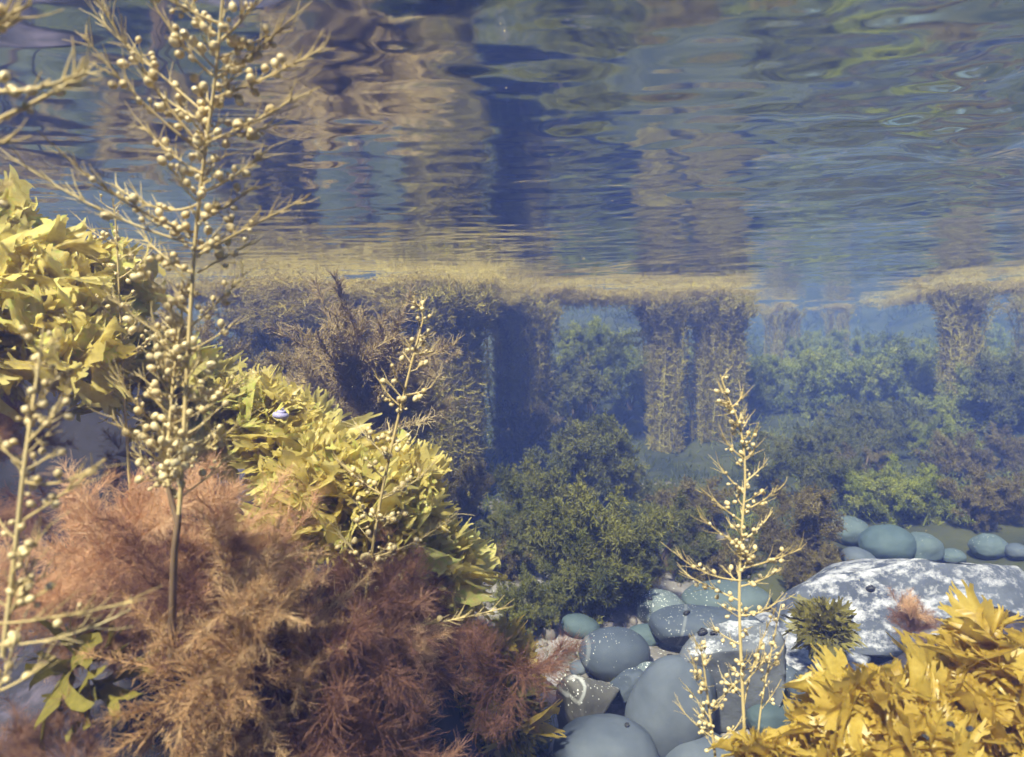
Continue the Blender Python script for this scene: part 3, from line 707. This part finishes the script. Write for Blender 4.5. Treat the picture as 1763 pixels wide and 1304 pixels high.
def floating_mat(label, pts, n, width, size=.10, droop=.03):
    """strip of floating weed between pillars; pts = list of (pixel x, distance)"""
    P3 = [P(px, 560, d) for px, d in pts]; c = P3[len(P3) // 2]
    t = thing('floating_weed_mat', (c.x, c.y, WATER - .05), label, 'seaweed mat')
    for k in range(n):
        f = (k + rng.random()) / n * (len(P3) - 1); i = min(int(f), len(P3) - 2); q = P3[i].lerp(P3[i + 1], f - i)
        s = size * rng.uniform(.7, 1.25)
        o = part('mat_tuft', random.choice(MT), t, (q.x + rng.normal() * .04, q.y + .08 + rng.normal() * width * .55, WATER - .012 - .36 * s * .62 + rng.normal() * .008 - droop * rng.random() ** 2), None, (s, s, s * .62))
        o.rotation_mode = 'XYZ'; o.rotation_euler = (0, 0, rng.uniform(0, 6.28))
    return t
floating_mat('tan floating weed mat left of the broad near pillar', [(400, 2.25), (560, 2.2), (700, 2.3)], 64, .14, .12, .12)
floating_mat('floating weed mat between the broad and the dark pillar', [(800, 2.5), (900, 2.9)], 22, .15)
floating_mat('long thin floating mat bridging to the twin pillars', [(930, 2.9), (1100, 3.2)], 34, .15)
floating_mat('floating mat on top of the twin pillars', [(1100, 3.2), (1290, 3.4)], 30, .15)
floating_mat('tan floating mat far left behind the tall beaded weed', [(-60, 2.0), (200, 2.1), (400, 2.25)], 46, .15)
floating_mat('thin floating mat reaching in from the right edge', [(1540, 4.6), (1660, 3.5), (1830, 3.0)], 44, .14)

# ------------------------------------------------------------------ beaded weed (stems with gas bladders)
def bladder_mesh(k, mat='bladder'):
    V, q, t = uvs(8, 7); g = np.random.default_rng(k)
    z = V[:, 2]; s = 1 - .22 * np.clip(z, -1, 0) ** 2 * (k % 2)
    V = V * np.stack([s, s, np.full_like(s, 1.12 + .12 * (k % 3))], -1)
    V[:, 2] += 1.0                                           # base of the bladder at the origin
    tipz = V[:, 2].max(); return _join('gas_bladder', V, q, t, mat)
BD = [bladder_mesh(k) for k in range(4)]

def bez(a, b, bend, K=9):
    a = np.array(a); b = np.array(b); m = (a + b) / 2 + np.array(bend); u = np.linspace(0, 1, K)[:, None]
    return (1 - u) ** 2 * a + 2 * u * (1 - u) * m + u ** 2 * b

def beaded(label, stems, branches, dia=.0052, auto=30, auto_len=(.02, .05), per=9, limit=300, thick=.0022, twig=1.0, tipfree=.3, root=0, mat='stem'):
    """stems: list of [(px,py,d),...]; branches: (x0,y0,x1,y1,d0,d1,n_bladders)"""
    foot = P(*stems[0][0]); t = thing('beaded_seaweed', foot, label, 'seaweed'); f = np.array(foot)
    lines = []
    for si, st in enumerate(stems):
        c = np.array([P(*p) for p in st]); u = np.linspace(0, len(c) - 1, 6 * len(c)); i = np.minimum(u.astype(int), len(c) - 2); w_ = (u - i)[:, None]
        cm = np.concatenate([c[:1], c, c[-1:]])
        p0, p1, p2, p3 = cm[i], cm[i + 1], cm[i + 2], cm[np.minimum(i + 3, len(cm) - 1)]
        line = .5 * (2 * p1 + (p2 - p0) * w_ + (2 * p0 - 5 * p1 + 4 * p2 - p3) * w_ ** 2 + (3 * p1 - p0 - 3 * p2 + p3) * w_ ** 3)
        lines.append(line)
        part('main_stem', mesh('main_stem', [tubes(line[None] - f, thick * (1 if si == 0 else .8), thick * .35, 6)], mat), t)
    if root:                                                      # dark woody foot, forked
        k = int(len(lines[0]) * root); fk = [tubes(lines[0][:k][None] - f, thick * 1.5, thick * 1.05, 7)]
        k2 = max(3, int(len(lines[1]) * .3)); fk.append(tubes(lines[1][:k2][None] - f, thick * 1.2, thick * .85, 6))
        part('woody_foot', mesh('woody_foot', fk, 'darkstem'), t)
    count = 0; extra = []
    todo = [(np.array(P(x0, y0, d0)), np.array(P(x1, y1, d1)), nb, True) for x0, y0, x1, y1, d0, d1, nb in branches]
    for k in range(auto):
        line = lines[k % len(lines)]; j = rng.uniform(max(.12, root), .97) * (len(line) - 1); i = int(j); a = line[i] + (line[min(i + 1, len(line) - 1)] - line[i]) * (j - i)
        tn = unit(line[min(i + 1, len(line) - 1)] - line[max(i - 1, 0)])
        d = unit(tn * .75 + unit(np.cross(tn, rdir(1)[0])))
        fr_ = j / len(line); ln = rng.uniform(*auto_len) * (1.25 - 1.0 * fr_)
        todo.append((a, a + d * ln, max(1, int(round(per * (1.15 - fr_)))), False))
    for a, b, nb, long in todo:
        L = np.linalg.norm(b - a)
        ln = bez(a, b, (0, 0, -.10 * L) + rng.normal(size=3) * .05 * L)
        parts = [tubes(ln[None] - f, thick * (.52 if long else .34), thick * .25, 5)]
        nt_ = int((8 if long else 4) * twig * max(.5, L / .06))
        p, tn, u = along(ln[None], nt_, .3, 1)
        tw = strands(p, unit(tn + rdir(nt_) * .6), rng.uniform(.006, .020, nt_) * (1 if long else .7), 4, .15, (0, 0, .4)); parts.append(tubes(tw - f, thick * .22, thick * .10, 4))
        me_parts = parts; nbb = nb
        p, tn, u = along(ln[None], max(nbb, 1), .04, 1 - tipfree if long else 1)
        dd = unit(tn * .5 + rdir(len(p))); pl = rng.uniform(.5, 1.4, len(p)) * dia
        ped = np.stack([p, p + dd * pl[:, None] * .5 + np.array([0, 0, .0004]), p + dd * pl[:, None]], 1)
        if nbb > 0: me_parts.append(tubes(ped - f, thick * .20, thick * .18, 4))
        br = part('branch', mesh('branch', me_parts, mat), t)
        for k in range(nbb):
            s = dia / 2 * rng.choice([.55, .8, 1, 1.1, 1.2])
            ax_ = unit(dd[k] + np.array([0, 0, .3])); pos = p[k] + dd[k] * pl[k]
            if count < limit: part('gas_bladder', random.choice(BD), br, pos, aim(ax_), (s, s, s)); count += 1
            else: extra.append((pos, aim(ax_), s))
    if extra:                                                     # beyond the limit: one joined part
        V0, q0, t0 = uvs(7, 6); V0 = V0 * np.array([1, 1, 1.2]) + np.array([0, 0, 1.1])
        VV = np.concatenate([(np.array(q.to_matrix()) @ (V0 * s_).T).T + pos - f for pos, q, s_ in extra]); o_ = (np.arange(len(extra)) * len(V0))[:, None, None]
        e = part('bladder_cluster', mesh('bladder_cluster', [(VV, (q0[None] + o_).reshape(-1, 4)), (VV, (t0[None] + o_).reshape(-1, 3))], 'bladder'), t); e['kind'] = 'stuff'
    return t

D = .42
beaded('tall beaded seaweed with forked dark foot, the biggest plant at left',
  [[(296, 1130, .42), (300, 960, .405), (310, 860, .405), (322, 640, .41), (335, 430, .41), (352, 270, .40), (370, 140, .39), (385, -20, .38), (392, -110, .38)],
   [(306, 900, .405), (288, 810, .41), (300, 640, .42), (318, 500, .42)]],
  [(340, 440, 523, 343, .41, .39, 5), (350, 380, 437, 322, .41, .42, 9), (352, 330, 468, 252, .41, .40, 8), (355, 245, 505, 170, .40, .38, 9), (356, 240, 478, 214, .40, .42, 8),
   (366, 170, 558, 82, .40, .38, 14), (372, 135, 513, 22, .40, .40, 14), (380, 70, 470, -40, .39, .38, 10),
   (352, 265, 143, 60, .40, .37, 7), (358, 200, 165, 30, .40, .41, 9), (366, 130, 262, 3, .40, .39, 9), (345, 250, 166, -5, .40, .38, 8), (372, 60, 300, -40, .39, .4, 10),
   (332, 400, 90, 248, .41, .36, 7), (330, 420, 20, 272, .41, .38, 3), (334, 400, 246, 370, .41, .43, 7), (325, 540, 222, 440, .43, .40, 9), (318, 600, 180, 500, .43, .41, 9),
   (310, 760, 205, 650, .44, .42, 12), (302, 810, 190, 715, .44, .42, 12), (318, 800, 410, 730, .44, .43, 10), (322, 690, 432, 640, .43, .42, 9), (330, 560, 425, 468, .43, .44, 8), (306, 850, 225, 770, .45, .44, 9), (378, 100, 460, 60, .39, .41, 8), (362, 215, 262, 150, .40, .42, 7), (350, 300, 240, 210, .40, .42, 7), (345, 350, 200, 320, .41, .43, 5), (340, 470, 430, 420, .42, .43, 5), (375, 40, 235, -40, .39, .37, 7), (330, 470, 240, 400, .42, .44, 6)],
  .0043, 110, (.014, .040), 4, 300, .0017, 2.8, root=.25)
beaded('thin pale beaded seaweed standing behind the biggest one', [[(225, 860, .60), (215, 700, .60), (208, 560, .60), (200, 400, .60), (195, 350, .60)]],
  [(208, 560, 140, 480, .6, .58, 6), (205, 480, 270, 420, .6, .61, 6), (210, 620, 290, 560, .6, .6, 8), (212, 680, 130, 620, .6, .6, 8), (200, 420, 130, 370, .6, .6, 4)], .0040, 22, (.02, .045), 4, 150, .0013, 1.6)
beaded('blurred beaded seaweed on the left edge, lower half', [[(5, 1130, .30), (25, 960, .30), (42, 800, .30), (65, 640, .31), (75, 560, .31)]],
  [(40, 830, 183, 790, .30, .29, 5), (32, 900, 180, 790, .30, .31, 6), (50, 760, 120, 680, .30, .3, 6), (20, 990, 90, 900, .30, .29, 7), (15, 1060, 60, 960, .30, .3, 7), (-20, 1075, 228, 1035, .29, .30, 2), (-20, 1110, 225, 1050, .29, .31, 2), (0, 1190, 95, 1130, .29, .3, 2), (-10, 1200, 30, 1080, .28, .28, 8)],
  .0033, 20, (.012, .03), 4, 150, .0013, 1.6)
beaded('beaded branches entering at the upper left corner', [[(-70, 420, .29), (-60, 250, .29), (-40, 100, .29), (-20, -40, .29)]],
  [(-55, 150, 148, 124, .29, .28, 4), (-60, 230, 146, 126, .29, .29, 4), (-45, 60, 52, 8, .29, .28, 3), (-48, 80, 40, 30, .29, .29, 3), (-60, 250, 27, 243, .29, .29, 2), (-60, 330, -5, 330, .29, .29, 2)], .0042, 6, (.01, .02), 3, 60, .0024, 2.0)
beaded('slanting beaded seaweed rising from the red tuft to the plume', [[(612, 1140, .60), (632, 1010, .60), (650, 890, .60), (672, 780, .60), (700, 660, .60), (722, 575, .60), (728, 548, .60), (722, 522, .60)]],
  [(612, 1090, 872, 1046, .60, .57, 5), (640, 960, 785, 885, .60, .58, 6), (640, 980, 570, 900, .60, .59, 8), (655, 860, 745, 800, .60, .6, 8), (655, 850, 580, 790, .60, .6, 8), (668, 790, 610, 728, .60, .6, 5), (672, 770, 720, 730, .60, .6, 5), (690, 700, 650, 650, .6, .6, 4), (695, 680, 745, 665, .6, .6, 5), (620, 1060, 575, 1020, .6, .59, 8), (625, 1050, 690, 1000, .6, .6, 8), (712, 610, 745, 605, .6, .6, 3)], .0046, 34, (.012, .035), 4, 280, .0018, 2.2)
beaded('tall slim beaded seaweed with conical outline in front of the pebbles', [[(1285, 1330, .56), (1278, 1180, .56), (1273, 1040, .56), (1276, 930, .56), (1283, 820, .56), (1275, 740, .56), (1252, 680, .56), (1240, 645, .56)]],
  [(1276, 1000, 1160, 950, .56, .55, 7), (1274, 1035, 1172, 985, .56, .57, 7), (1276, 940, 1205, 890, .56, .56, 7), (1280, 900, 1215, 848, .56, .56, 7), (1281, 850, 1237, 800, .56, .56, 6), (1283, 790, 1250, 760, .56, .56, 5),
   (1280, 880, 1336, 846, .56, .56, 5), (1278, 930, 1330, 880, .56, .56, 5), (1275, 980, 1380, 945, .56, .54, 7), (1274, 1010, 1345, 980, .56, .57, 6), (1282, 830, 1316, 800, .56, .56, 5), (1283, 770, 1303, 742, .56, .56, 4),
   (1273, 1060, 1340, 1035, .56, .55, 6), (1275, 1110, 1225, 1080, .56, .56, 5), (1278, 1180, 1330, 1120, .56, .56, 6), (1280, 1220, 1330, 1060, .56, .57, 7), (1268, 708, 1250, 700, .56, .56, 2), (1262, 700, 1278, 682, .56, .56, 2)],
  .0034, 50, (.008, .024), 3, 290, .0016, 1.8, .2)
beaded('short fine beaded sprig left of the slim conical one', [[(1235, 1330, .52), (1222, 1230, .52), (1212, 1150, .52), (1205, 1110, .52)]],
  [(1224, 1240, 1180, 1180, .52, .52, 4), (1228, 1270, 1172, 1220, .52, .52, 5), (1222, 1230, 1262, 1180, .52, .52, 5), (1230, 1280, 1275, 1240, .52, .53, 7), (1215, 1180, 1190, 1130, .52, .52, 3)], .0030, 18, (.008, .02), 4, 140, .0012, 1.5)
beaded('thin beaded sprig right of the slim conical one', [[(1300, 1330, .57), (1310, 1220, .57), (1330, 1110, .57), (1345, 1040, .57)]],
  [(1312, 1220, 1345, 1170, .57, .57, 3), (1322, 1160, 1350, 1110, .57, .57, 3)], .0028, 12, (.006, .016), 3, 60, .0010)

# ------------------------------------------------------------------ snails
def snail_mesh(mat, tall=.9):
    V, Fc = [], []; nt_, ns = 44, 8
    for i in range(nt_):
        a = i / (nt_ - 1) * 2.6 * 2 * math.pi; k = 1 - i / (nt_ - 1)
        R0 = .62 * k ** 1.1; r = .44 * k ** 1.0 + .02; z = tall * (1 - k) - .1
        for j in range(ns):
            b = j / ns * 2 * math.pi
            V.append(((R0 + r * math.cos(b)) * math.cos(a), (R0 + r * math.cos(b)) * math.sin(a), z + r * math.sin(b) * .9 + .4))
    for i in range(nt_ - 1):
        for j in range(ns): Fc.append((i * ns + j, i * ns + (j + 1) % ns, (i + 1) * ns + (j + 1) % ns, (i + 1) * ns + j))
    Fc.append(tuple(range(ns))[::-1])
    me = bpy.data.meshes.new('snail'); me.from_pydata(V, [], Fc); me.update(); me.polygons.foreach_set('use_smooth', np.ones(len(me.polygons), bool))
    me.materials.append(M[mat]); return me
SN = snail_mesh('snail'); TS = snail_mesh('topshell', 1.1)
dg = bpy.context.evaluated_depsgraph_get(); bpy.context.view_layer.update()
solid = [bvh_of(o) for o in pb + [big, big2, b_right]] + [BVHTree.FromPolygons([v.co for v in seabed.data.vertices], [tuple(p.vertices) for p in seabed.data.polygons])]
def snail(label, px, py, wpx, me=SN, at=None):
    q = at or on(px, py, solid, 1.0); s = wpx / 2 * q.y / F
    o = single('sea_snail', me, q, label, 'snail', (rng.normal() * .3, rng.normal() * .3, rng.uniform(0, 6))); o.scale = (s, s, s); return o
snail('larger black snail on top of the angular rock', 1211, 1092, 20)
snail('smaller black snail right behind the larger one on the angular rock', 1228, 1094, 15)
snail('black snail on the rim of the long wedge pebble', 1183, 1058, 14)
snail('dark snail on the white speckled pebble', 1118, 1034, 12)
snail('dark snail on the pink sand, the upper one', 951, 1156, 13)
snail('dark snail on the pink sand, the lower one', 944, 1184, 18)
snail('tiny snail on the side of the big upright pebble', 1080, 1250, 11)
snail('dark snail sitting on the pale rock ledge', 1500, 1018, 20)
snail('violet-blue top shell snail on the pale yellow seaweed', 483, 722, 30, TS, P(483, 722, .665))
for k, (x, y, lab) in enumerate([(1592, 1272, 'black snail on the golden seaweed, lower one of three'), (1636, 1250, 'black snail on the golden seaweed, middle one of three'), (1672, 1258, 'black snail on the golden seaweed, rightmost of three')]):
    snail(lab, x, y, 15, SN, P(x, y, .435))

# ------------------------------------------------------------------ low weed carpet over the pool floor
def carpet():
    n = 15000; y = 1.35 + 7.0 * rng.random(n) ** 1.9; x = rng.uniform(-1, 1, n) * (.6 + y * .95)
    ok = (np.hypot(x - .25, y - 1.2) > .62) & ~((y < 1.72) & (x > .25) & (x < 1.6)) & ~((y < 1.98) & (x > .75) & (x < 1.7)); x, y = x[ok], y[ok]; n = len(x)
    b = np.stack([x, y, floor_z(x, y) - .005], -1); hgt = rng.uniform(.025, .06, n) * (.5 + .25 * y) * (.6 + .8 * (fbm(b * 2.5, 2) > 0))
    rep_ = 2; b3 = np.repeat(b, rep_, 0) + rng.normal(size=(n * rep_, 3)) * np.array([.02, .02, 0]); h3 = np.repeat(hgt, rep_) * rng.uniform(.6, 1.2, n * rep_)
    ax = strands(b3, unit(rng.normal(size=(n * rep_, 3)) * .55 + np.array([0, 0, 1])), h3, 3, .3)
    p, t, u = along(ax, 13, .1, 1); l = np.repeat(h3, 13) * rng.uniform(.14, .3, len(p))
    return mesh('ground_cover', [tubes(ax, .003, .0015, 3), leaflets(p, unit(t * .7 + rdir(len(p))), l * .8, l * .20)], 'carpet')
structure('ground_cover', carpet(), 'stuff', 'low green and brown weed carpeting the pool floor')

# ------------------------------------------------------------------ short turf on the sand
n = 2600; x = rng.uniform(-.25, .30, n); y = rng.uniform(.80, 1.5, n)
keepm = fbm(np.stack([x * 9, y * 9, np.zeros(n)], -1), 2) > -.05; x, y = x[keepm], y[keepm]
b = np.stack([x, y, floor_z(x, y)], -1); dd = unit(rng.normal(size=(len(x), 3)) * .5 + np.array([0, 0, 1]))
structure('turf', mesh('turf', [tubes(strands(b, dd, rng.uniform(.008, .022, len(x)), 4, .2), .0007, .0003, 3)], 'bush'), 'stuff', 'short green turf on the pink sand')

# ------------------------------------------------------------------ specks drifting in the water
V0, q0, t0 = uvs(4, 4); n = 500; yy = rng.uniform(.35, 3, n); c = np.stack([rng.uniform(-.8, .8, n) * yy, yy, rng.uniform(.1, .78, n)], -1)
Vp = V0[None] * (rng.uniform(.0002, .0006, n)[:, None, None] * rng.uniform(.5, 1.5, (n, 1, 3))) + c[:, None, :]
structure('drifting_specks', mesh('drifting_specks', [(Vp.reshape(-1, 3), (t0[None] + (np.arange(n) * len(V0))[:, None, None]).reshape(-1, 3)), (np.zeros((0, 3)), np.zeros((0, 3), int))][:1] + [(Vp.reshape(-1, 3), (q0[None] + (np.arange(n) * len(V0))[:, None, None]).reshape(-1, 4))], 'bladder'), 'stuff', 'fine pale specks drifting in the water')

# ------------------------------------------------------------------ the water itself: even, pale, scattering
def haze():
    x0, x1, y0, y1, z0, z1 = -12.5, 12.5, -10.5, 14.5, -1.2, WATER + .12
    V = [(x, y, z) for x in (x0, x1) for y in (y0, y1) for z in (z0, z1)]
    Fc = [(0, 1, 3, 2), (4, 6, 7, 5), (0, 4, 5, 1), (2, 3, 7, 6), (0, 2, 6, 4), (1, 5, 7, 3)]
    me = bpy.data.meshes.new('haze'); me.from_pydata(V, [], Fc); me.update()
    m, N, L = mat_new('sea_water_body'); out = N.new('ShaderNodeOutputMaterial'); v = N.new('ShaderNodeVolumePrincipled')
    v.inputs['Color'].default_value = (.17, .245, .74, 1); v.inputs['Density'].default_value = .135
    v.inputs['Anisotropy'].default_value = .2; v.inputs['Absorption Color'].default_value = (.35, .80, .85, 1)
    L.new(v.outputs[0], out.inputs['Volume']); me.materials.append(m)
    return me
structure('haze', haze(), 'stuff', 'pale blue sea water filling the pool')
